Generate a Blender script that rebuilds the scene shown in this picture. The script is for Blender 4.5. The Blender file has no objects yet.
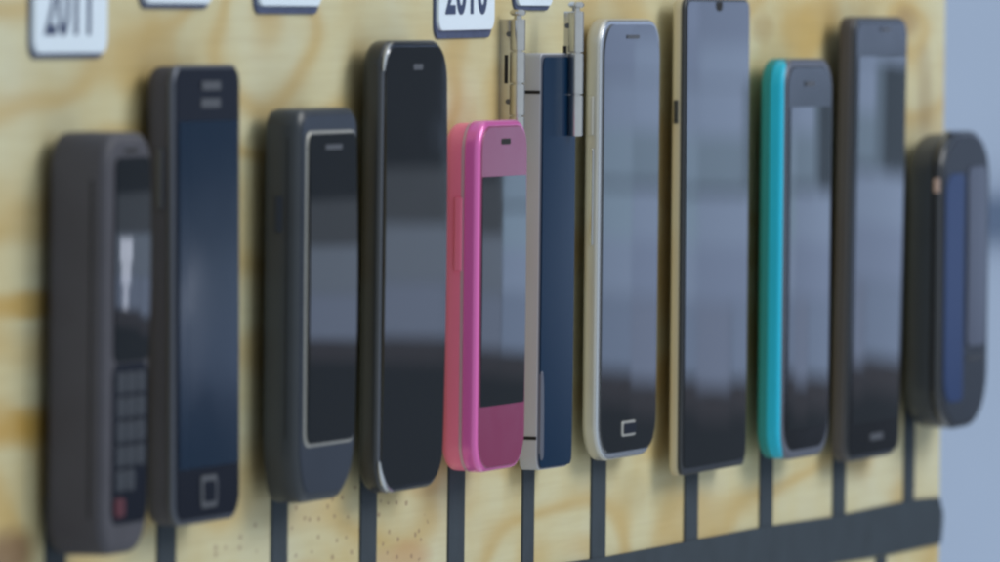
import bpy, bmesh, math, random
from mathutils import Matrix, Vector
random.seed(7)
S = bpy.context.scene
COL = S.collection
R = math.radians

# ------------------------------------------------------------------ camera
# Board plane: X runs along the board, Z is up, the front of the board faces -Y.
# Metres, real size.  A long lens looks along the board from its left end.
TH, PITCH, ROLL, DIST = R(73.5), R(1.7549), R(0.6), 2.7455
cam_data = bpy.data.cameras.new('camera')
cam = bpy.data.objects.new('camera', cam_data)
COL.objects.link(cam)
Cp = DIST * Vector((-math.sin(TH) * math.cos(PITCH), -math.cos(TH) * math.cos(PITCH), math.sin(PITCH)))
fw = (-Cp).normalized()
r0 = fw.cross(Vector((0, 0, 1))).normalized()
u0 = r0.cross(fw)
rr = math.cos(ROLL) * r0 + math.sin(ROLL) * u0
uu = -math.sin(ROLL) * r0 + math.cos(ROLL) * u0
M = Matrix((rr, uu, -fw)).transposed().to_4x4()
M.translation = Cp
cam.matrix_world = M
cam_data.sensor_width = 36.0
cam_data.lens = 328.14
cam_data.clip_start = 0.05
cam_data.clip_end = 100.0
cam_data.dof.use_dof = True
cam_data.dof.focus_distance = 2.75
cam_data.dof.aperture_fstop = 20.0
S.camera = cam

# ------------------------------------------------------------------ light
world = bpy.data.worlds.new('World')
S.world = world
world.use_nodes = True
bg = world.node_tree.nodes['Background']
bg.inputs['Color'].default_value = (0.82, 0.92, 1.0, 1)
bg.inputs['Strength'].default_value = 0.68

def area(name, loc, target, sx, sy, power, color):
    d = bpy.data.lights.new(name, 'AREA')
    d.shape = 'RECTANGLE'
    d.size, d.size_y = sx, sy
    d.energy = power
    d.color = color
    o = bpy.data.objects.new(name, d)
    COL.objects.link(o)
    o.location = loc
    dirv = Vector(target) - Vector(loc)
    o.rotation_euler = dirv.to_track_quat('-Z', 'Y').to_euler()
    return o

# overhead room light, a little to the right of and in front of the board
area('ceiling_lamp', (0.85, -1.75, 1.25), (0.05, 0, -0.05), 1.7, 1.1, 28.0, (1.0, 0.99, 0.95))
# pale daylight from the far end of the room (this is what the glass fronts mirror)
def end_lamp(name, y0, y1, z0, z1, radiance, color):
    a = area(name, (3.10, (y0 + y1) / 2, (z0 + z1) / 2), (0, (y0 + y1) / 2, (z0 + z1) / 2), y1 - y0, z1 - z0,
             radiance * math.pi * (y1 - y0) * (z1 - z0), color)
    return a
DAY = (0.52, 0.68, 1.0)
GREY, VIO = (0.50, 0.70, 0.95), (0.52, 0.67, 1.02)
# uneven lamp strips added to vary the reflected daylight: (y0, y1, z0, z1, radiance, tint)
for y0, y1, z0, z1, L, c in [
        (-0.955, -0.845, -0.108, -0.070, 1.00, DAY), (-0.8445, -0.20, -0.108, -0.070, 0.86, VIO),
        (-0.955, -0.845, -0.070, -0.036, 1.06, GREY), (-0.8445, -0.20, -0.070, -0.036, 1.00, DAY),
        (-0.955, -0.845, -0.033, 0.002, 0.98, GREY), (-0.8445, -0.72, -0.033, 0.002, 0.80, GREY),
        (-0.955, -0.845, 0.002, 0.036, 1.02, DAY), (-0.8445, -0.72, 0.002, 0.036, 1.05, DAY),
        (-0.720, -0.675, -0.036, 0.036, 0.50, GREY), (-0.675, -0.20, -0.036, 0.036, 0.16, GREY),
        (-0.955, -0.845, 0.037, 0.070, 0.92, VIO), (-0.8445, -0.20, 0.037, 0.062, 1.08, DAY),
        (-0.955, -0.845, 0.070, 0.25, 1.00, VIO), (-0.8445, -0.20, 0.062, 0.25, 0.85, VIO)]:
    end_lamp('daylight_lamp', y0, y1, z0, z1, L, c)
for y0, y1, zb, L, c in [(-1.45, -1.16, -0.150, 0.58, (0.56, 0.69, 1.0)), (-1.158, -0.957, -0.156, 0.60, (0.56, 0.69, 1.0)),
                         (-0.955, -0.845, -0.157, 0.78, (0.50, 0.66, 1.0)), (-0.8445, -0.752, -0.163, 0.72, (0.54, 0.67, 1.0)),
                         (-0.750, -0.20, -0.157, 0.78, (0.50, 0.66, 1.0))]:
    end_lamp('low_daylight_lamp', y0, y1, zb, -0.1085, L, c)
    end_lamp('edge_fade_lamp', y0, y1, zb - 0.022, zb - 0.001, 0.06, (1.0, 0.85, 1.0))  # dim mauve strips added to soften the lower edge of the reflections
end_lamp('side_daylight_lamp', -1.45, -0.957, -0.108, -0.058, 0.50, (0.62, 0.76, 1.0))
end_lamp('added_side_lamp', -1.45, -0.957, -0.057, -0.010, 0.15, (0.75, 0.85, 1.0))  # added so the left screens mirror a faint upper band
for hw, z0, z1, L in [(0.044, -0.092, -0.064, 1.5), (0.034, -0.120, -0.0925, 1.4), (0.020, -0.150, -0.1205, 1.2)]:
    o = end_lamp('added_streak_lamp', -1.263 - hw, -1.263 + hw, z0, z1, L, (0.80, 0.85, 1.0)); o.location.x = 3.09  # stack of added lamps, tapered to shape a white streak in the leftmost screen

S.view_settings.view_transform = 'Standard'
S.view_settings.look = 'None'
S.view_settings.exposure = 0.0
S.view_settings.gamma = 1.0
S.render.film_transparent = False
S.cycles.filter_width = 2.5

# ------------------------------------------------------------------ materials
def lin(c):
    return tuple(((v / 255) / 12.92 if v / 255 <= 0.04045 else ((v / 255 + 0.055) / 1.055) ** 2.4) for v in c)

def mat(name, col, rough=0.5, metal=0.0, ior=1.45, coat=0.0, var=0.0, vscale=60.0, rvar=0.0, bump=0.0, bscale=900.0, spec=0.5):
    m = bpy.data.materials.new(name)
    m.use_nodes = True
    nt = m.node_tree
    b = nt.nodes['Principled BSDF']
    b.inputs['Base Color'].default_value = (*col, 1)
    b.inputs['Roughness'].default_value = rough
    b.inputs['Metallic'].default_value = metal
    b.inputs['IOR'].default_value = ior
    b.inputs['Specular IOR Level'].default_value = spec
    b.inputs['Coat Weight'].default_value = coat
    b.inputs['Coat Roughness'].default_value = 0.06
    tc = nt.nodes.new('ShaderNodeTexCoord')
    if var or rvar:
        n = nt.nodes.new('ShaderNodeTexNoise')
        n.inputs['Scale'].default_value = vscale
        n.inputs['Detail'].default_value = 6
        nt.links.new(tc.outputs['Object'], n.inputs['Vector'])
        if var:
            mx = nt.nodes.new('ShaderNodeMix'); mx.data_type = 'RGBA'
            mx.inputs[6].default_value = (*[max(0, c * (1 - var)) for c in col], 1)
            mx.inputs[7].default_value = (*[c * (1 + var) for c in col], 1)
            nt.links.new(n.outputs['Fac'], mx.inputs[0])
            nt.links.new(mx.outputs[2], b.inputs['Base Color'])
        if rvar:
            mr = nt.nodes.new('ShaderNodeMapRange')
            mr.inputs['From Min'].default_value = 0.3; mr.inputs['From Max'].default_value = 0.7
            mr.inputs['To Min'].default_value = max(0.01, rough - rvar); mr.inputs['To Max'].default_value = rough + rvar
            nt.links.new(n.outputs['Fac'], mr.inputs['Value'])
            nt.links.new(mr.outputs['Result'], b.inputs['Roughness'])
    if bump:
        n2 = nt.nodes.new('ShaderNodeTexNoise'); n2.inputs['Scale'].default_value = bscale
        nt.links.new(tc.outputs['Object'], n2.inputs['Vector'])
        bp = nt.nodes.new('ShaderNodeBump'); bp.inputs['Strength'].default_value = bump; bp.inputs['Distance'].default_value = 0.0003
        nt.links.new(n2.outputs['Fac'], bp.inputs['Height'])
        nt.links.new(bp.outputs['Normal'], b.inputs['Normal'])
    return m

glass = mat('black_glass', (0.007, 0.009, 0.012), 0.022, ior=1.75, rvar=0.014, vscale=55)
glass_blue = mat('blue_black_glass', (0.014, 0.028, 0.055), 0.10, ior=1.45, rvar=0.03, vscale=40, spec=0.10)
glass_soft = mat('soft_black_glass', (0.009, 0.010, 0.013), 0.10, ior=1.45, rvar=0.03, vscale=40, spec=0.16)
glass_navy = mat('navy_glass', (0.003, 0.021, 0.056), 0.24, ior=1.45, spec=0.16)
dark_panel = mat('dark_front_plastic', (0.008, 0.010, 0.018), 0.28, ior=1.4, spec=0.07)
black_plastic = mat('black_plastic', (0.018, 0.021, 0.026), 0.36, var=0.25, bump=0.1, coat=0.35)
brown_plastic = mat('grey_brown_plastic', (0.058, 0.057, 0.074), 0.60, var=0.2, bump=0.2)
slate_plastic = mat('slate_plastic', (0.033, 0.040, 0.050), 0.34, var=0.2)
slate_front = mat('slate_front', (0.030, 0.038, 0.056), 0.34, var=0.2, spec=0.25)
gun_metal = mat('gunmetal_frame', (0.10, 0.11, 0.14), 0.32, metal=0.6)
chrome = mat('chrome', (0.62, 0.64, 0.68), 0.16, metal=1.0)
cool_silver = mat('cool_silver', (0.60, 0.63, 0.68), 0.22, metal=0.8)
silver = mat('brushed_silver', (0.56, 0.55, 0.51), 0.36, metal=0.55, var=0.1)
satin = mat('satin_steel', (0.55, 0.55, 0.55), 0.20, metal=0.95, var=0.12, vscale=200)
silver_body = mat('silver_grey_plastic', (0.46, 0.47, 0.52), 0.42, metal=0.1)
gold = mat('pale_gold', (0.62, 0.55, 0.40), 0.36, metal=0.35)
pink_side = mat('coral_pink_plastic', (0.88, 0.19, 0.32), 0.38, coat=0.3, var=0.06)
pink_front = mat('magenta_metallic', (0.80, 0.15, 0.50), 0.22, metal=0.2, coat=0.5)
pink_glass = mat('mauve_gloss_panel', (0.26, 0.045, 0.12), 0.10, ior=1.5, rvar=0.04)
pink_line = mat('pale_pink_trim', (0.62, 0.38, 0.46), 0.35, metal=0.3)
teal = mat('teal_rubber', (0.008, 0.50, 0.74), 0.42, var=0.06)
teal_dark = mat('deep_teal_rubber', (0.012, 0.25, 0.26), 0.5)
grey_rim = mat('grey_rim', (0.13, 0.14, 0.18), 0.35, metal=0.3)
taupe = mat('taupe_side', (0.085, 0.078, 0.085), 0.42, metal=0.2)
key_grey = mat('grey_keys', (0.042, 0.048, 0.062), 0.5, spec=0.3)
dark_chrome = mat('dark_chrome', (0.16, 0.17, 0.20), 0.14, metal=1.0)
night = mat('dark_slider_front', (0.020, 0.025, 0.036), 0.38, var=0.2, spec=0.22)
night_gloss = mat('dark_gloss_plastic', (0.016, 0.019, 0.026), 0.25, coat=0.6)
key_red = mat('red_key', (0.085, 0.014, 0.026), 0.5)
slot = mat('dark_slot', (0.006, 0.006, 0.007), 0.7)
mark = mat('faint_grey_print', (0.075, 0.08, 0.095), 0.45)
blue_gloss = mat('blue_gloss_stripe', (0.010, 0.030, 0.11), 0.3, ior=1.5, spec=0.10)
display = mat('grey_display', (0.06, 0.07, 0.11), 0.3, ior=1.5, spec=0.25)
amber = mat('amber_glint', (0.62, 0.44, 0.38), 0.2)
foam = mat('black_foam_pad', (0.015, 0.014, 0.013), 0.9)
tape = mat('dark_grey_tape', (0.028, 0.041, 0.056), 0.62, var=0.35, vscale=70, bump=0.2, bscale=500)
white_face = mat('white_sign_face', (0.76, 0.86, 0.97), 0.4)
sign_dark = mat('dark_blue_sign_edge', (0.06, 0.08, 0.16), 0.5, var=0.4, vscale=500)
ink = mat('dark_blue_ink', (0.035, 0.055, 0.13), 0.5)
wall_paint = mat('pale_blue_paint', (0.47, 0.555, 0.72), 0.85, var=0.10, vscale=6)
rail_paint = mat('grey_blue_paint', (0.13, 0.18, 0.29), 0.7)
panel_charcoal = mat('added_panel_charcoal', (0.085, 0.095, 0.115), 0.8)  # for the added panel that the screens mirror

def wood_material():
    m = bpy.data.materials.new('pine_plywood'); m.use_nodes = True
    nt = m.node_tree; N = nt.nodes; L = nt.links
    b = N['Principled BSDF']
    b.inputs['Roughness'].default_value = 0.55
    tc = N.new('ShaderNodeTexCoord')
    def mapping(scale, loc=(0, 0, 0)):
        mp = N.new('ShaderNodeMapping'); mp.inputs['Scale'].default_value = scale; mp.inputs['Location'].default_value = loc
        L.new(tc.outputs['Object'], mp.inputs['Vector']); return mp.outputs['Vector']
    def noise(vec, scale, detail=3, rough=0.5, dist=0.0):
        n = N.new('ShaderNodeTexNoise'); n.inputs['Scale'].default_value = scale; n.inputs['Detail'].default_value = detail
        n.inputs['Roughness'].default_value = rough; n.inputs['Distortion'].default_value = dist
        L.new(vec, n.inputs['Vector']); return n.outputs['Fac']
    def math_(op, a, b_=None, c=None):
        n = N.new('ShaderNodeMath'); n.operation = op
        for i, v in enumerate((a, b_, c)):
            if v is None: continue
            if isinstance(v, (int, float)): n.inputs[i].default_value = v
            else: L.new(v, n.inputs[i])
        return n.outputs[0]
    def ramp(fac, stops):
        n = N.new('ShaderNodeValToRGB'); e = n.color_ramp.elements
        while len(e) < len(stops): e.new(0.5)
        for el, (p, c) in zip(e, stops):
            el.position = p; el.color = (*c, 1) if len(c) == 3 else c
        L.new(fac, n.inputs[0]); return n.outputs['Color']
    def mix(fac, a, b_, mode='MIX'):
        n = N.new('ShaderNodeMix'); n.data_type = 'RGBA'; n.blend_type = mode
        if isinstance(fac, (int, float)): n.inputs[0].default_value = fac
        else: L.new(fac, n.inputs[0])
        for i, v in ((6, a), (7, b_)):
            if isinstance(v, tuple): n.inputs[i].default_value = (*v, 1)
            else: L.new(v, n.inputs[i])
        return n.outputs[2]
    # flat-sawn figure: contour lines of a smooth field stretched along the grain
    field = noise(mapping((4.5, 0, 13.0), (3.1, 0, 1.7)), 1.0, 2, 0.45)
    sx_ = N.new('ShaderNodeSeparateXYZ'); L.new(tc.outputs['Object'], sx_.inputs[0])
    for (kx, kz, rx, rz, amp) in [(-.088, .040, .055, .030, .30), (-.245, .085, .06, .04, .28), (.135, -.088, .06, .022, .22), (.505, .075, .05, .03, .25), (-.44, -.058, .05, .022, .2)]:
        ex = math_('DIVIDE', math_('SUBTRACT', sx_.outputs['X'], kx), rx); ez = math_('DIVIDE', math_('SUBTRACT', sx_.outputs['Z'], kz), rz)
        q = math_('ADD', math_('MULTIPLY', ex, ex), math_('MULTIPLY', ez, ez))
        field = math_('ADD', field, math_('MULTIPLY', math_('EXPONENT', math_('MULTIPLY', q, -1.0)), amp))
    rings = math_('SINE', math_('MULTIPLY', field, 42.0))
    rings = math_('MULTIPLY_ADD', rings, 0.5, 0.5)
    rings = math_('POWER', rings, 2.2)
    blot = noise(mapping((9.0, 0, 16.0), (0.4, 0, 5.0)), 1.0, 4, 0.55)
    fine = noise(mapping((18.0, 0, 420.0)), 1.0, 4, 0.6)
    base = ramp(blot, [(0.30, (0.56, 0.42, 0.17)), (0.50, (0.61, 0.555, 0.34)), (0.70, (0.63, 0.615, 0.45))])
    c1 = mix(math_('MULTIPLY', rings, 0.60), base, (0.52, 0.345, 0.105))
    c2 = mix(math_('MULTIPLY', math_('SUBTRACT', fine, 0.42), 0.55), c1, (0.36, 0.25, 0.10))
    # knots and ochre bands where the board has them: (x, z, rx, rz, strength, colour)
    spots = [(-0.438, -0.0590, .022, .0085, .75, (.16, .075, .045)), (0.503, 0.0790, .020, .006, .6, (.30, .17, .06)),
             (0.532, 0.054, .014, .018, .45, (.30, .20, .09)), (0.306, 0.0760, .016, .006, .45, (.36, .22, .07)),
             (-0.428, 0.0052, .06, .0040, .85, (.50, .31, .07)), (-0.428, -0.0262, .06, .0060, .95, (.50, .30, .06)),
             (-0.432, 0.0235, .05, .003, .35, (.48, .34, .12)), (-0.080, 0.030, .022, .02, .55, (.52, .27, .12)),
             (-0.0995, -0.0790, .030, .006, .40, (.48, .22, .10)), (-0.19, -0.079, .022, .006, .32, (.46, .24, .12)),
             (-0.075, -0.058, .018, .004, .35, (.52, .32, .12)), (0.150, -0.072, .02, .008, .3, (.42, .33, .15)),
             (0.19, -0.075, .018, .007, .35, (.44, .34, .14)), (-0.262, 0.055, .012, .02, .25, (.48, .34, .12))]
    sep = N.new('ShaderNodeSeparateXYZ'); L.new(tc.outputs['Object'], sep.inputs[0])
    wob = noise(mapping((30, 0, 60)), 1.0, 3)
    col = c2
    for (sx, sz, rx, rz, k, c) in spots:
        dx = math_('DIVIDE', math_('SUBTRACT', sep.outputs['X'], sx), rx)
        dz = math_('DIVIDE', math_('SUBTRACT', sep.outputs['Z'], sz), rz)
        d2 = math_('ADD', math_('MULTIPLY', dx, dx), math_('MULTIPLY', dz, dz))
        d2 = math_('ADD', d2, math_('MULTIPLY', math_('SUBTRACT', wob, 0.5), 1.6))
        fall = math_('SUBTRACT', 1.15, d2)
        n = N.new('ShaderNodeClamp'); L.new(fall, n.inputs[0])
        col = mix(math_('MULTIPLY', n.outputs[0], k), col, c)
    # pin-prick specks in the lower middle
    vor = N.new('ShaderNodeTexVoronoi'); vor.inputs['Scale'].default_value = 1.0; vor.voronoi_dimensions = '2D'
    cmb = N.new('ShaderNodeCombineXYZ'); sp = N.new('ShaderNodeSeparateXYZ'); L.new(tc.outputs['Object'], sp.inputs[0])
    L.new(math_('MULTIPLY', sp.outputs['X'], 95.0), cmb.inputs[0]); L.new(math_('MULTIPLY', sp.outputs['Z'], 165.0), cmb.inputs[1])
    L.new(cmb.outputs[0], vor.inputs['Vector'])
    speck = math_('LESS_THAN', vor.outputs['Distance'], math_('MULTIPLY', noise(mapping((160, 0, 300)), 1.0, 1), 0.21))
    mx = math_('DIVIDE', math_('SUBTRACT', sep.outputs['X'], -0.175), 0.105)
    mz = math_('DIVIDE', math_('SUBTRACT', sep.outputs['Z'], -0.072), 0.018)
    inside = math_('LESS_THAN', math_('ADD', math_('MULTIPLY', mx, mx), math_('MULTIPLY', mz, mz)), 1.0)
    col = mix(math_('MULTIPLY', math_('MULTIPLY', speck, inside), 0.62), col, (0.24, 0.13, 0.085))
    L.new(col, b.inputs['Base Color'])
    bp = N.new('ShaderNodeBump'); bp.inputs['Strength'].default_value = 0.12; bp.inputs['Distance'].default_value = 0.0004
    L.new(fine, bp.inputs['Height']); L.new(bp.outputs['Normal'], b.inputs['Normal'])
    return m
wood = wood_material()

# ------------------------------------------------------------------ mesh helpers
# Shapes are given as (x along the board, y up, w out from the board) -> world (x, -w, y)
def P(x, y, w):
    return (x, -w, y)

def link(name, bm, material, parent=None, sharp=38):
    bmesh.ops.remove_doubles(bm, verts=bm.verts, dist=1e-7)
    bmesh.ops.recalc_face_normals(bm, faces=bm.faces)
    for e in bm.edges:
        if len(e.link_faces) == 2 and e.calc_face_angle(0) > R(sharp):
            e.smooth = False
    me = bpy.data.meshes.new(name)
    bm.to_mesh(me); bm.free()
    me.materials.append(material)
    o = bpy.data.objects.new(name, me)
    COL.objects.link(o)
    if parent: o.parent = parent
    return o

def outline(x0, x1, y0, y1, rad, n=8, bulge=0.0):
    """closed rounded rectangle; rad = one radius, or (bl, br, tr, tl), each a number or (rx, ry)"""
    if not isinstance(rad, (list, tuple)): rad = (rad,) * 4
    pts = []
    corners = [(x0, y0, 180), (x1, y0, 270), (x1, y1, 0), (x0, y1, 90)]
    for (cx, cy, a0), r_ in zip(corners, rad):
        rx, ry = r_ if isinstance(r_, (list, tuple)) else (r_, r_)
        rx = min(max(rx, 1e-5), (x1 - x0) / 2 - 1e-6); ry = min(max(ry, 1e-5), (y1 - y0) / 2 - 1e-6)
        ox = cx + (rx if cx == x0 else -rx); oy = cy + (ry if cy == y0 else -ry)
        for i in range(n + 1):
            a = R(a0 + 90 * i / n)
            pts.append((ox + rx * math.cos(a), oy + ry * math.sin(a)))
    return pts

def shrink(rad, d):
    if not isinstance(rad, (list, tuple)): rad = (rad,) * 4
    out = []
    for r_ in rad:
        if isinstance(r_, (list, tuple)): out.append((max(r_[0] - d, 2e-4), max(r_[1] - d, 2e-4)))
        else: out.append(max(r_ - d, 2e-4))
    return tuple(out)

def loft(bm, rings):
    vs = [[bm.verts.new(P(*p)) for p in ring] for ring in rings]
    n = len(vs[0])
    for a, b in zip(vs, vs[1:]):
        for i in range(n):
            f = bm.faces.new((a[i], a[(i + 1) % n], b[(i + 1) % n], b[i])); f.smooth = True
    bm.faces.new(list(reversed(vs[0]))); bm.faces.new(vs[-1])

def slab_bm(x0, x1, y0, y1, rad, w0, w1, eb=0.0, ef=0.0003, k=4, bm=None, n=8):
    """rounded-rectangle body from w0 (back) to w1 (front); eb / ef = back and front edge rounding"""
    bm = bm or bmesh.new()
    rings = []
    def ring(d, w):
        rings.append([(x, y, w) for x, y in outline(x0 + d, x1 - d, y0 + d, y1 - d, shrink(rad, d), n)])
    if eb > 0:
        for i in range(k):
            a = R(90 * i / k); ring(eb * (1 - math.sin(a)), w0 + eb * (1 - math.cos(a)))
        ring(0, w0 + eb)
    else: ring(0, w0)
    if ef > 0:
        ring(0, w1 - ef)
        for i in range(1, k + 1):
            a = R(90 * i / k); ring(ef * (1 - math.cos(a)), w1 - ef * (1 - math.sin(a)))
    else: ring(0, w1)
    loft(bm, rings)
    return bm

def slab(name, root, m, x0, x1, y0, y1, rad, w0, w1, eb=0.0, ef=0.0003, k=4):
    return link(name, slab_bm(x0, x1, y0, y1, rad, w0, w1, eb, ef, k), m, root)

def pane(name, root, m, x0, x1, y0, y1, rad, w0, w1, bulge=0.0, bx=0.0, rows=48, cols=10):
    """glass front: a grid inside a rounded outline, gently crowned by `bulge` along y and `bx` along x, with side walls"""
    bm = bmesh.new()
    if not isinstance(rad, (list, tuple)): rad = (rad,) * 4
    rb, rt = rad[0], rad[2]
    H = y1 - y0; yc = (y0 + y1) / 2; xc = (x0 + x1) / 2; hw = (x1 - x0) / 2
    ys = sorted(set([y0 + H * i / rows for i in range(rows + 1)] + [y0 + rb * (1 - math.cos(R(90 * i / 6))) for i in range(7)] + [y1 - rt * (1 - math.cos(R(90 * i / 6))) for i in range(7)]))
    grid = []
    for y in ys:
        cut = 0.0
        if y < y0 + rb: cut = rb - math.sqrt(max(0, rb * rb - (y0 + rb - y) ** 2))
        if y > y1 - rt: cut = rt - math.sqrt(max(0, rt * rt - (y - y1 + rt) ** 2))
        row = []
        for j in range(cols + 1):
            x = x0 + cut + (x1 - x0 - 2 * cut) * j / cols
            w = w1 + bulge * (1 - ((y - yc) / (H / 2)) ** 2) + bx * (1 - ((x - xc) / hw) ** 2)
            row.append(bm.verts.new(P(x, y, w)))
        grid.append(row)
    for a, b in zip(grid, grid[1:]):
        for j in range(cols):
            f = bm.faces.new((a[j], a[j + 1], b[j + 1], b[j])); f.smooth = True
    loop = grid[0] + [r_[-1] for r_ in grid[1:]] + list(reversed(grid[-1][:-1])) + [r_[0] for r_ in reversed(grid[1:-1])]
    low = [bm.verts.new((v.co.x, -w0, v.co.z)) for v in loop]
    for i in range(len(loop)):
        j = (i + 1) % len(loop)
        bm.faces.new((loop[i], low[i], low[j], loop[j]))
    return link(name, bm, m, root)

def cyl_bm(x, y, w, r, h, axis='y', n=20, bm=None, bev=0.0):
    """cylinder along y (up), x or w, starting at the given point"""
    bm = bm or bmesh.new()
    lv = [(0, r), (h, r)] if not bev else [(0, r - bev), (bev, r), (h - bev, r), (h, r - bev)]
    rings = []
    for t, rad in lv:
        ring = []
        for i in range(n):
            a = 2 * math.pi * i / n
            c, s = rad * math.cos(a), rad * math.sin(a)
            ring.append({'y': (x + c, y + t, w + s), 'x': (x + t, y + c, w + s), 'w': (x + c, y + s, w + t)}[axis])
        rings.append(ring)
    loft(bm, rings)
    return bm

def edge_tube(name, root, m, pts, w, r):
    bm = bmesh.new(); rings = []
    n = len(pts)
    for i, (x, y) in enumerate(pts):
        a = pts[max(0, i - 1)]; b = pts[min(n - 1, i + 1)]
        tx, ty = b[0] - a[0], b[1] - a[1]; l = math.hypot(tx, ty); nx, ny = -ty / l, tx / l
        q = r * (0.35 + 0.65 * math.sin(math.pi * (i + .3) / (n - .4)))
        rings.append([(x + nx * q * math.cos(2 * math.pi * k / 8), y + ny * q * math.cos(2 * math.pi * k / 8), w + q * math.sin(2 * math.pi * k / 8)) for k in range(8)])
    loft(bm, rings)
    return link(name, bm, m, root)

def thing(name, label, cat, x, y, w=0.0, group=None):
    o = bpy.data.objects.new(name, None)
    o.empty_display_size = 0.01
    COL.objects.link(o)
    o.location = P(x, y, w)
    o['label'] = label; o['category'] = cat
    if group: o['group'] = group
    return o

def tag(o, label, cat, group=None):
    o['label'] = label; o['category'] = cat
    if group: o['group'] = group
    return o

# ------------------------------------------------------------------ the setting
bd = slab('board', None, wood, -0.95, 0.5610, -0.45, 0.32, 0.001, -0.018, 0.0, 0.0, 0.0004)
bd['kind'] = 'structure'

def box(name, m, x0, x1, y0, y1, w0, w1):
    bm = bmesh.new()
    bmesh.ops.create_cube(bm, size=1.0)
    for v in bm.verts:
        a, b, c = v.co
        v.co = Vector(P(x0 + (a + .5) * (x1 - x0), y0 + (b + .5) * (y1 - y0), w0 + (c + .5) * (w1 - w0)))
    return link(name, bm, m)
wl = box('wall', wall_paint, 3.20, 3.30, -1.6, 2.2, -3.0, 0.10); wl['kind'] = 'structure'
dp = box('added_dark_panel', panel_charcoal, 3.20, 3.30, -1.6, 2.2, 0.102, 3.0); dp['kind'] = 'structure'  # unseen panel, added to give the glass fronts something dark to mirror
rl = box('wall_rail', rail_paint, 3.185, 3.199, -0.068, -0.041, -3.0, 0.10); rl['kind'] = 'structure'

# ------------------------------------------------------------------ tape strips on the board
def strip(x0, x1, ytop, ybot, label):
    o = slab('tape_strip', None, tape, x0, x1, ybot, ytop, 0.0005, 0.0, 0.0007, 0.0, 0.0002)
    return tag(o, label, 'tape strip', 'dark tape strips running down from the phones')

BARTOP = -0.0905
for xc, wd, ytop, lab in [
        (-0.4040, .015, -.045, 'dark tape strip under the thick grey-brown keypad phone, leftmost of all strips'),
        (-0.3139, .0150, -.045, 'dark tape strip under the tall blue-black phone with a grey home button'),
        (-0.2153, .0140, -.045, 'dark tape strip under the slate phone with slanted bottom end'),
        (-0.1320, .0150, -.045, 'dark tape strip under the glossy black phone left of the pink one'),
        (-0.0445, .0160, -.045, 'dark tape strip under the pink phone'),
        (0.0314, .0120, -.045, 'slim dark tape strip under the narrow navy phone with metal hinges'),
        (0.1096, .0160, -.045, 'dark tape strip under the silver-rimmed phone'),
        (0.2197, .0160, -.050, 'dark tape strip under the large gold-edged phone'),
        (0.3147, .0160, -.050, 'dark tape strip under the teal-cased phone'),
        (0.4130, .0165, -.050, 'dark tape strip under the tall black phone right of the teal one'),
        (0.5130, .0145, -.050, 'dark tape strip under the round-ended phone at board end, rightmost of all strips')]:
    strip(xc - wd / 2, xc + wd / 2, ytop, BARTOP - 0.003 - 0.004 * max(0, xc) - 0.0003, lab)

def wide_bar():
    bm = bmesh.new()
    top = [(-0.60, -.0880), (0.077, -.0890), (0.118, -.0897), (0.305, -.0903), (0.41, -.0918), (0.52, -.0915), (0.556, -.0925)]
    end = [(0.5620, -.0985), (0.5615, -.1030), (0.5590, -.1092)]
    bot = [(0.48, -.1090), (0.41, -.1078), (0.10, -.1085), (-0.60, -.1070)]
    ring = list(reversed(top + end + bot))
    loft(bm, [[(x, y, 0.0) for x, y in ring], [(x, y, 0.0012) for x, y in ring]])
    return tag(link('tape_bar', bm, tape), 'wide dark tape bar running along the board below all the phones', 'tape bar')
wide_bar()
tag(slab('tape_strip', None, tape, 0.4665, 0.4805, -.30, -.1094, 0.0005, 0.0, 0.0007, 0.0, 0.0002),
    'dark tape strip that leaves the wide tape bar downward near the board end', 'tape strip', 'dark tape strips running down from the phones')

# ------------------------------------------------------------------ year signs along the top
def sign(xc, ybot, label, text=None, wd=0.0585, ht=0.036, rim=0.0012, tx=None, ty=None, tw=0.040, tilt=0.0):
    t = thing('year_sign', label, 'year sign', xc, ybot, 0.0, 'white year signs along the top of the board')
    h = wd / 2
    slab('backing', t, sign_dark, -h, h, 0, ht, 0.0045, 0.0, 0.0008, 0.0, 0.0002)
    slab('face', t, white_face, -h + .0007, h - .0007, rim, ht - .001, 0.0040, 0.0007, 0.0018, 0.0, 0.0002)
    if text:
        cu = bpy.data.curves.new('numerals', 'FONT')
        cu.body = text; cu.size = 0.0225; cu.extrude = 0.0001; cu.offset = 0.0003; cu.align_x = 'CENTER'
        tmp = bpy.data.objects.new('numerals', cu); COL.objects.link(tmp)
        dg = bpy.context.evaluated_depsgraph_get(); dg.update()
        me = bpy.data.meshes.new_from_object(tmp.evaluated_get(dg))
        bpy.data.objects.remove(tmp)
        xs = [v.co.x for v in me.vertices]; sc = tw / (max(xs) - min(xs)); mid = (max(xs) + min(xs)) / 2
        for v in me.vertices:
            x, y, z = v.co
            v.co = Vector(P((x - mid) * sc + (tx or 0), y + ty, 0.0019 + z))
        me.materials.clear(); me.materials.append(ink)
        o = bpy.data.objects.new('numerals', me); COL.objects.link(o); o.parent = t
    t.rotation_euler = (0, -tilt, 0)
    return t
sign(-0.3988, 0.0683, 'white year sign reading 2011 at the left end of the board', '2011', ty=0.0062, tx=-0.0035, tw=0.036, rim=0.0013)
sign(-0.3115, 0.0813, 'white year sign whose lower edge shows above the tall blue-black phone', rim=0.0013)
sign(-0.2137, 0.0800, 'white year sign with thick blue lower edge above the slate slant-ended phone', rim=0.0022)
sign(-0.0430, 0.0731, 'white year sign reading 2010 above the pink phone', '2010', ty=0.0075, tx=-0.001, tw=0.043, rim=0.0024, tilt=R(0.4))
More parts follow.
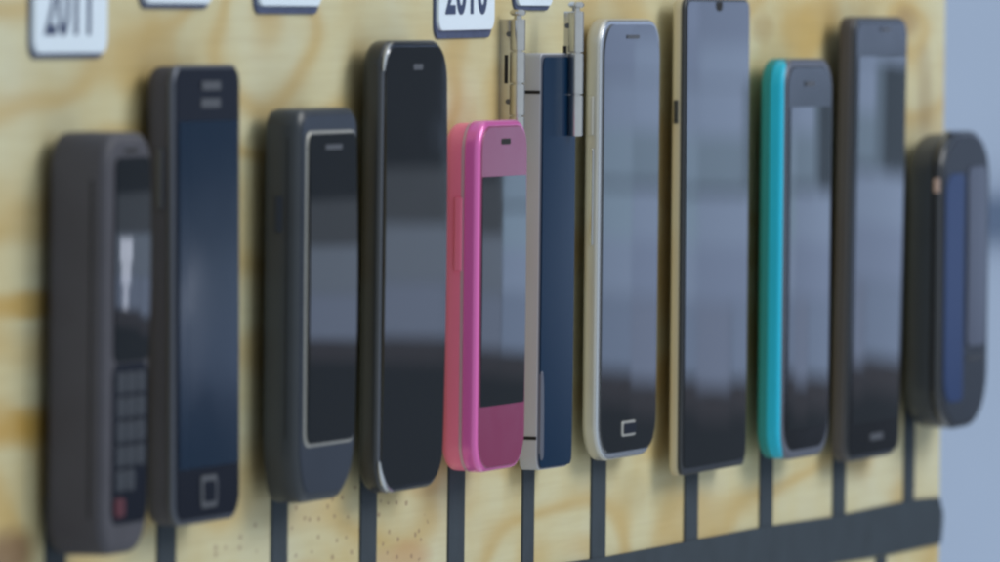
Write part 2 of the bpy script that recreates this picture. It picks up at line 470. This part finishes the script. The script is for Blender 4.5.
sign(0.0290, 0.0815, 'white year sign cut off above the narrow navy phone, between two hinge pins', wd=0.040, rim=0.0014)

# ------------------------------------------------------------------ the phones
PH = 'mobile phones mounted in a row on the board'
def phone(label, cx, y0, y1, w0, yaw=0.0, pitch=0.0, name='mobile_phone'):
    """Empty on the board at the phone's lower end; local y runs 0 .. H, local w = 0 at the phone's back"""
    t = thing(name, label, 'phone', cx, y0, w0, PH)
    t.rotation_euler = (R(pitch), 0, R(yaw))
    return t
def pad(t, hw, y0, y1, w0):
    slab('mounting_pad', t, foam, -hw, hw, y0, y1, 0.003, -w0, 0.0006, 0.0, 0.0)

# 1 thick keypad phone, far left
H = .1090
t = phone('thick grey-brown keypad phone with a red key, leftmost on the board', -.4015, -.0597, 0, .004)
pad(t, 0.0050, .012, .094, .004)
slab('body', t, brown_plastic, -.0185, .0185, 0, H, ((.010, .009), (.012, .014), (.009, .008), (.010, .010)), -.0012, .0148, .0026, .0026, 6)
pane('screen', t, glass, -.0115, .0160, .050, H - .0065, .003, .0140, .01515, 0.0003, .0001)
s = slab('keypad', t, dark_panel, -.0120, .0160, .008, .0495, .004, .0140, .01505, 0, .0003)
for row in range(5):
    for c_ in range(3):
        if row == 0 and c_ == 2: continue
        x_ = -.0098 + c_ * .0078; y_ = .0165 + row * .0063
        slab('key', s, key_grey, x_, x_ + .0070, y_, y_ + .0055, .0014, .0148, .0155, 0, .0003)
o = slab('key', s, key_red, -.0105, -.0030, .0098, .0148, .0016, .0148, .0156, 0, .0003); o['label'] = 'dark red end key'
slab('side_seam', t, slot, -.0187, -.0170, .010, H - .012, .0002, .0108, .0112, 0, 0)
slab('earpiece', t, slot, -.004, .006, H - .0052, H - .0042, .0004, .0146, .0150, 0, 0)

# 2 tall blue-black phone
H = .1225
t = phone('tall blue-black phone with a grey rectangular home button', -.3159, -.0562, 0, .004, yaw=-0.18, pitch=-0.6)
pad(t, 0.0084, .012, .108, .004)
slab('body', t, brown_plastic, -.0268, .0268, .0003, H - .0003, (.006, .006, .005, .006), 0, .0068, .003, .0004, 5)
slab('frame', t, gun_metal, -.0277, .0277, 0, H, (.007, .007, .005, .006), .0066, .0085, .0006, .0010)
slab('front_panel', t, dark_panel, -.0262, .0268, .0016, H - .0012, (.005, .006, .004, .004), .0080, .0088, 0, .0002)
pane('screen', t, glass_blue, -.0245, .0255, .0150, H - .0150, .0006, .0084, .00895, .0001, .0002)
slab('earpiece', t, mark, -.0055, .0100, H - .0068, H - .0044, .0006, .0086, .0091, 0, .0001)
slab('logo_plate', t, mark, -.0060, .0100, H - .0115, H - .0090, .0004, .0086, .0090, 0, .0001)
slab('volume_button', t, gun_metal, -.0276, -.0262, H - .038, H - .022, .0005, .0036, .0054, .0002, .0003)
b = slab('home_button', t, mark, -.0065, .0070, .0040, .0128, .0016, .0086, .0092, 0, .0003)
slab('button_face', b, dark_panel, -.0045, .0050, .0056, .0112, .0010, .0091, .00935, 0, .0001)

# 3 slate phone with slanted bottom
H = .1090
t = phone('slate grey phone with slanted bottom end and silver-rimmed inset screen', -.2174, -.0550, 0, .004, pitch=-0.12)
pad(t, 0.0084, .016, .096, .004)
def slant_body():
    bm = bmesh.new()
    def ring(d, w, cut):
        x0, x1 = -.0266 + d, .0266 - d
        y1 = H - d
        # lower end tapers: bottom edge narrower than the sides
        lowy = d
        pts = outline(x0, x1, lowy, y1, ((.009, .017), (.016, .017), (.006, .005), (.006, .005)), 8)
        return [(x, y, w) for x, y in pts]
    loft(bm, [ring(.0022, 0, 0), ring(.0006, .0008, 0), ring(0, .0026, 0), ring(0, .0088, 0), ring(.0004, .0098, 0), ring(.0014, .0104, 0)])
    return bm
link('body', slant_body(), slate_plastic, t)
slab('side_button', t, slate_front, -.0272, -.0258, H - .034, H - .024, .0006, .0036, .0056, .0002, .0003)
slab('seam', t, slot, -.02672, -.0255, .018, H - .008, .0002, .0070, .0073, 0, 0)
slab('front_panel', t, slate_front, -.0245, .0252, .0022, H - .0016, ((.009, .015), (.015, .015), (.005, .005), (.005, .005)), .0100, .0108, 0, .0005)
slab('screen_rim', t, silver, -.0215, .0240, .0155, H - .0062, .004, .0106, .0111, 0, .0003)
pane('screen', t, glass, -.0206, .0226, .0164, H - .0070, .0035, .0108, .01155, .0006, .00006)
slab('earpiece', t, mark, -.0070, .0080, H - .0115, H - .0100, .0005, .0113, .01205, 0, 0)

# 4 glossy black phone
H = .1295
t = phone('glossy black round-cornered phone with chrome glints on its top corner', -.1241, -.0568, 0, .004, pitch=0.11)
pad(t, 0.0092, .014, .114, .004)
slab('body', t, black_plastic, -.0318, .0318, 0, H, ((.013, .010), (.013, .010), (.013, .009), (.010, .008)), 0, .0062, .0028, .0012, 6)
slab('trim', t, dark_chrome, -.0311, .0311, .0006, H - .0006, ((.013, .010), (.013, .010), (.013, .009), (.010, .008)), .0050, .00645, 0, .0009)
pane('screen', t, glass, -.0296, .0305, .0020, H - .0018, .0098, .0054, .00665, .0007, .00004)
slab('earpiece', t, mark, -.0030, .0060, H - .0085, H - .0068, .0006, .0062, .00695, 0, 0)

ol = outline(-.0310, .0310, .0007, H - .0007, ((.013, .010), (.013, .010), (.013, .009), (.010, .008)), 14)
edge_tube('corner_glint', t, chrome, ol[46:60], .0066, .0007)  # bright sliver laid only where the upper corner glints
edge_tube('corner_glint', t, cool_silver, ol[1:15], .0066, .0008)  # same for the glint on the lower corner

# 5 pink phone
H = .1035
t = phone('pink flip phone with a mauve gloss front and magenta edge', -.0487, -.0544, 0, .004)
pad(t, 0.0076, .014, .09, .004)
RP = ((.010, .009), (.012, .011), (.011, .009), (.010, .009))
slab('back_half', t, pink_side, -.0253, .0253, .0004, H - .0008, RP, 0, .0060, .0026, .0004, 6)
slab('seam_trim', t, pink_line, -.0254, .0254, .0003, H - .0006, RP, .0058, .0067, 0, 0)
slab('seam', t, slot, -.0250, .0250, .0008, H - .0012, RP, .0054, .0060, 0, 0)
slab('front_half', t, pink_front, -.0256, .0256, 0, H, RP, .0067, .0112, .0004, .0016, 6)
slab('gloss_panel', t, pink_glass, -.0238, .0236, .0012, H - .0016, ((.010, .009), (.012, .010), (.010, .008), (.009, .008)), .0108, .01155, 0, .0004)
pane('screen', t, glass, -.0232, .0222, .0195, H - .0165, .0006, .0112, .0117, .0002, .0001)
slab('camera_slot', t, slot, -.0040, .0058, H - .0072, H - .0054, .0008, .0113, .0116, 0, .0001)
slab('side_button', t, pink_side, -.0262, -.0245, H - .044, H - .0225, .0006, .0040, .0062, .0003, .0003)

# 6 narrow navy phone with silver body and two hinges
H = .1262
t = phone('narrow navy-fronted phone with silver body and two steel hinges at its top', .0299, -.0576, 0, .003, yaw=-2.2)
t.scale = (0.85, 1, 1)
pad(t, 0.0055, .012, .110, .003)
slab('body', t, silver_body, -.0190, .0190, 0, H, (.004, .006, .0015, .0015), 0, .0058, .0004, .0004)
for yy in (H - .0118, .0098):
    slab('seam', t, slot, -.0193, .0193, yy - .0005, yy + .0005, .0002, .0002, .0056, 0, 0)
pane('front_glass', t, glass_navy, -.0182, .0184, .0008, H - .0012, .003, .0056, .0064, .0002, .0002)
slab('frame', t, grey_rim, -.0188, .0188, .0003, H - .0004, (.004, .006, .0015, .0015), .0050, .0061, 0, .0002)
def hinge(x, w, ytop, ybot, segs, wl_):
    bm = bmesh.new()
    L_ = (ytop - ybot) / segs
    for i in range(segs):
        cyl_bm(x, ybot + i * L_ + .0002, w, .0024, L_ - .0004, bm=bm, bev=.0002)
    cyl_bm(x, ybot + .0001, w, .0016, ytop - ybot - .0002, bm=bm)
    h = link('hinge', bm, satin, t)
    bm = cyl_bm(x, ytop - .0002, w, .0012, .0012)
    cyl_bm(x, ytop + .0009, w, .0025, .0018, bm=bm, bev=.0006)
    link('pin', bm, satin, h)
    x0, x1 = (x - .0013, x + .0009)
    slab('leaf', h, satin, x0, x1, ybot + .0002, ytop - .0002, .0004, wl_, w, 0, 0.0001)
    slab('leaf_slot', h, slot, x0 - .0004, x0 + .0006, ybot + (ytop - ybot) * .50, ybot + (ytop - ybot) * .72, .0003, w - .0036, w - .0026, 0, 0)
    for f_ in (.14, .36, .88):
        link('screw', cyl_bm(x0 - .0002, ybot + (ytop - ybot) * f_, w - .0024, .0008, .0004, axis='x'), gun_metal, h)
    return h
slab('edge_trim', t, grey_rim, -.0184, -.0145, .0030, .0300, ((.004, .004), (.002, .002), (.006, .024), (.001, .002)), .0058, .0068, 0, .0003)
yo = .0576
hinge(-.0323 / .85, .0037, .0790 + yo, .0400 + yo, 4, -.0020)
hinge(.0091 / .85, .0085, .0815 + yo, .0432 + yo, 3, .0050)

# 7 silver-rimmed phone
H = .1372
t = phone('silver-rimmed phone with a square-outlined home button and pale glass', .1104, -.0581, 0, .004)
pad(t, 0.0101, .016, .120, .004)
RS = ((.015, .012), (.016, .012), (.012, .008), (.011, .008))
slab('body', t, silver, -.0341, .0341, 0, H, RS, 0, .0047, .0018, .0010, 6)
slab('rim', t, cool_silver, -.0338, .0338, .0003, H - .0003, RS, .0040, .0051, 0, .0006)
pane('screen', t, glass, -.0312, .0322, .0024, H - .0018, .0105, .0046, .00555, .00002, .0002)
b = slab('home_button', t, silver, -.0082, .0072, .0070, .0118, .0012, .0050, .0060, 0, .0001)
slab('button_face', b, dark_panel, -.0066, .0072, .0078, .0110, .0008, .0054, .00615, 0, 0)
slab('earpiece', t, mark, -.007, .007, H - .0062, H - .0050, .0005, .0051, .00595, 0, 0)
slab('volume_button', t, silver, -.0350, -.0335, H - .036, H - .024, .0004, .0012, .0030, .0003, .0003)
slab('side_button', t, chrome, -.0349, -.0335, H - .070, H - .040, .0003, .0022, .0032, .0002, .0002)

# 8 large gold-edged phone
H = .1525
t = phone('largest phone, gold-edged with a drop notch at the top of its glass', .2145, -.0668, 0, .005, pitch=-0.13)
pad(t, 0.0118, .02, .135, .005)
slab('body', t, gold, -.0396, .0396, 0, H, .004, 0, .0030, .0010, .0004)
slab('bezel', t, black_plastic, -.0396, .0396, 0, H, .004, .0029, .0042, 0, .0006)
pane('screen', t, glass, -.0376, .0388, .0022, H - .0010, .003, .0036, .00455, .00002, .0002)
slab('camera_notch', t, slot, -.0040, .0040, H - .0040, H - .0010, (.003, .003, .0003, .0003), .0040, .0048, 0, 0)
slab('side_button', t, black_plastic, -.0403, -.0388, H - .040, H - .0325, .0004, .0008, .0022, .0002, .0002)

# 9 teal-cased phone
H = .1335
t = phone('black phone in a bright teal rubber case', .3152, -.0670, 0, .005)
pad(t, 0.0092, .014, .118, .005)
RT = ((.012, .010), (.014, .012), (.014, .011), (.011, .009))
slab('case_back', t, teal_dark, -.0316, .0316, .0004, H - .0004, RT, 0, .0036, .0018, .0, 6)
slab('case', t, teal, -.0318, .0316, .0004, H - .0010, RT, .0034, .0078, .0004, .0014)
slab('rim', t, grey_rim, -.0300, .0320, 0, H - .0004, RT, .0060, .0084, 0, .0010)
slab('front_panel', t, glass_soft, -.0280, .0300, .0030, H - .0030, ((.012, .010), (.013, .011), (.012, .009), (.009, .007)), .0078, .0087, 0, .0003)
pane('screen', t, glass, -.0245, .0280, .0100, H - .0165, .0010, .0082, .0089, .00002, .0003)
slab('earpiece', t, mark, -.0060, .0060, H - .0095, H - .0080, .0005, .0083, .0091, 0, 0)

# 10 tall black phone
H = .1525
t = phone('tall black phone with taupe side, right of the teal-cased phone', .4226, -.0723, 0, .004, pitch=0.52)
pad(t, 0.0109, .016, .136, .004)
RK = ((.010, .007), (.012, .008), (.010, .005), (.006, .005))
slab('body', t, taupe, -.0374, .0374, 0, H, RK, 0, .0050, .0016, .0008)
slab('bezel', t, black_plastic, -.0370, .0370, .0004, H - .0004, RK, .0044, .0058, 0, .0006)
slab('front_panel', t, glass_soft, -.0352, .0362, .0020, H - .0018, .0058, .0052, .0061, 0, .0003)
pane('screen', t, glass, -.0318, .0340, .0130, H - .0135, .0010, .0058, .0063, .00002, .0003)
slab('home_button', t, mark, -.0060, .0120, .0065, .0088, .0011, .0058, .0064, 0, .0001)
slab('earpiece', t, mark, -.0020, .0100, H - .0050, H - .0038, .0005, .0057, .0065, 0, 0)

# 11 round-ended slider at the board's right end
H = .1058
t = phone('dark round-ended slider phone with a blue stripe, rightmost on the board', .5225, -.0658, 0, .004)
pad(t, 0.0084, .014, .09, .004)
RR = ((.026, .017), (.028, .018), (.028, .015), (.026, .015))
slab('back_half', t, slate_plastic, -.0358, .0358, .0004, H - .0012, RR, 0, .0098, .0040, .0008, 6)
slab('slide_gap', t, slot, -.0350, .0350, .0010, H - .0018, RR, .0090, .0108, 0, 0)
slab('front_half', t, night_gloss, -.0362, .0362, 0, H, RR, .0102, .0136, .0004, .0018, 6)
slab('front_panel', t, night, -.0335, .0340, .0018, H - .0018, RR, .0130, .0140, 0, .0005)
slab('stripe', t, blue_gloss, -.0315, -.0040, .0100, H - .0150, ((.010, .010), .003, .003, (.010, .008)), .0137, .0143, 0, .0002)
pane('screen', t, display, .0010, .0290, .0290, H - .0130, .004, .0137, .0144, .0002, .0003)
slab('led_glint', t, amber, -.0368, -.0352, H - .0215, H - .0165, .0008, .0108, .0128, .0003, .0003)  # small pale piece standing in for the LED's glint
slab('top_highlight', t, chrome, -.022, -.006, H - .0006, H + .0003, .0004, .0112, .0128, .0002, .0002)  # chrome strip standing in for a highlight on the rounded top
slab('logo_plate', t, key_grey, .0020, .0260, .0235, .0258, .0006, .0138, .0143, 0, .0001)
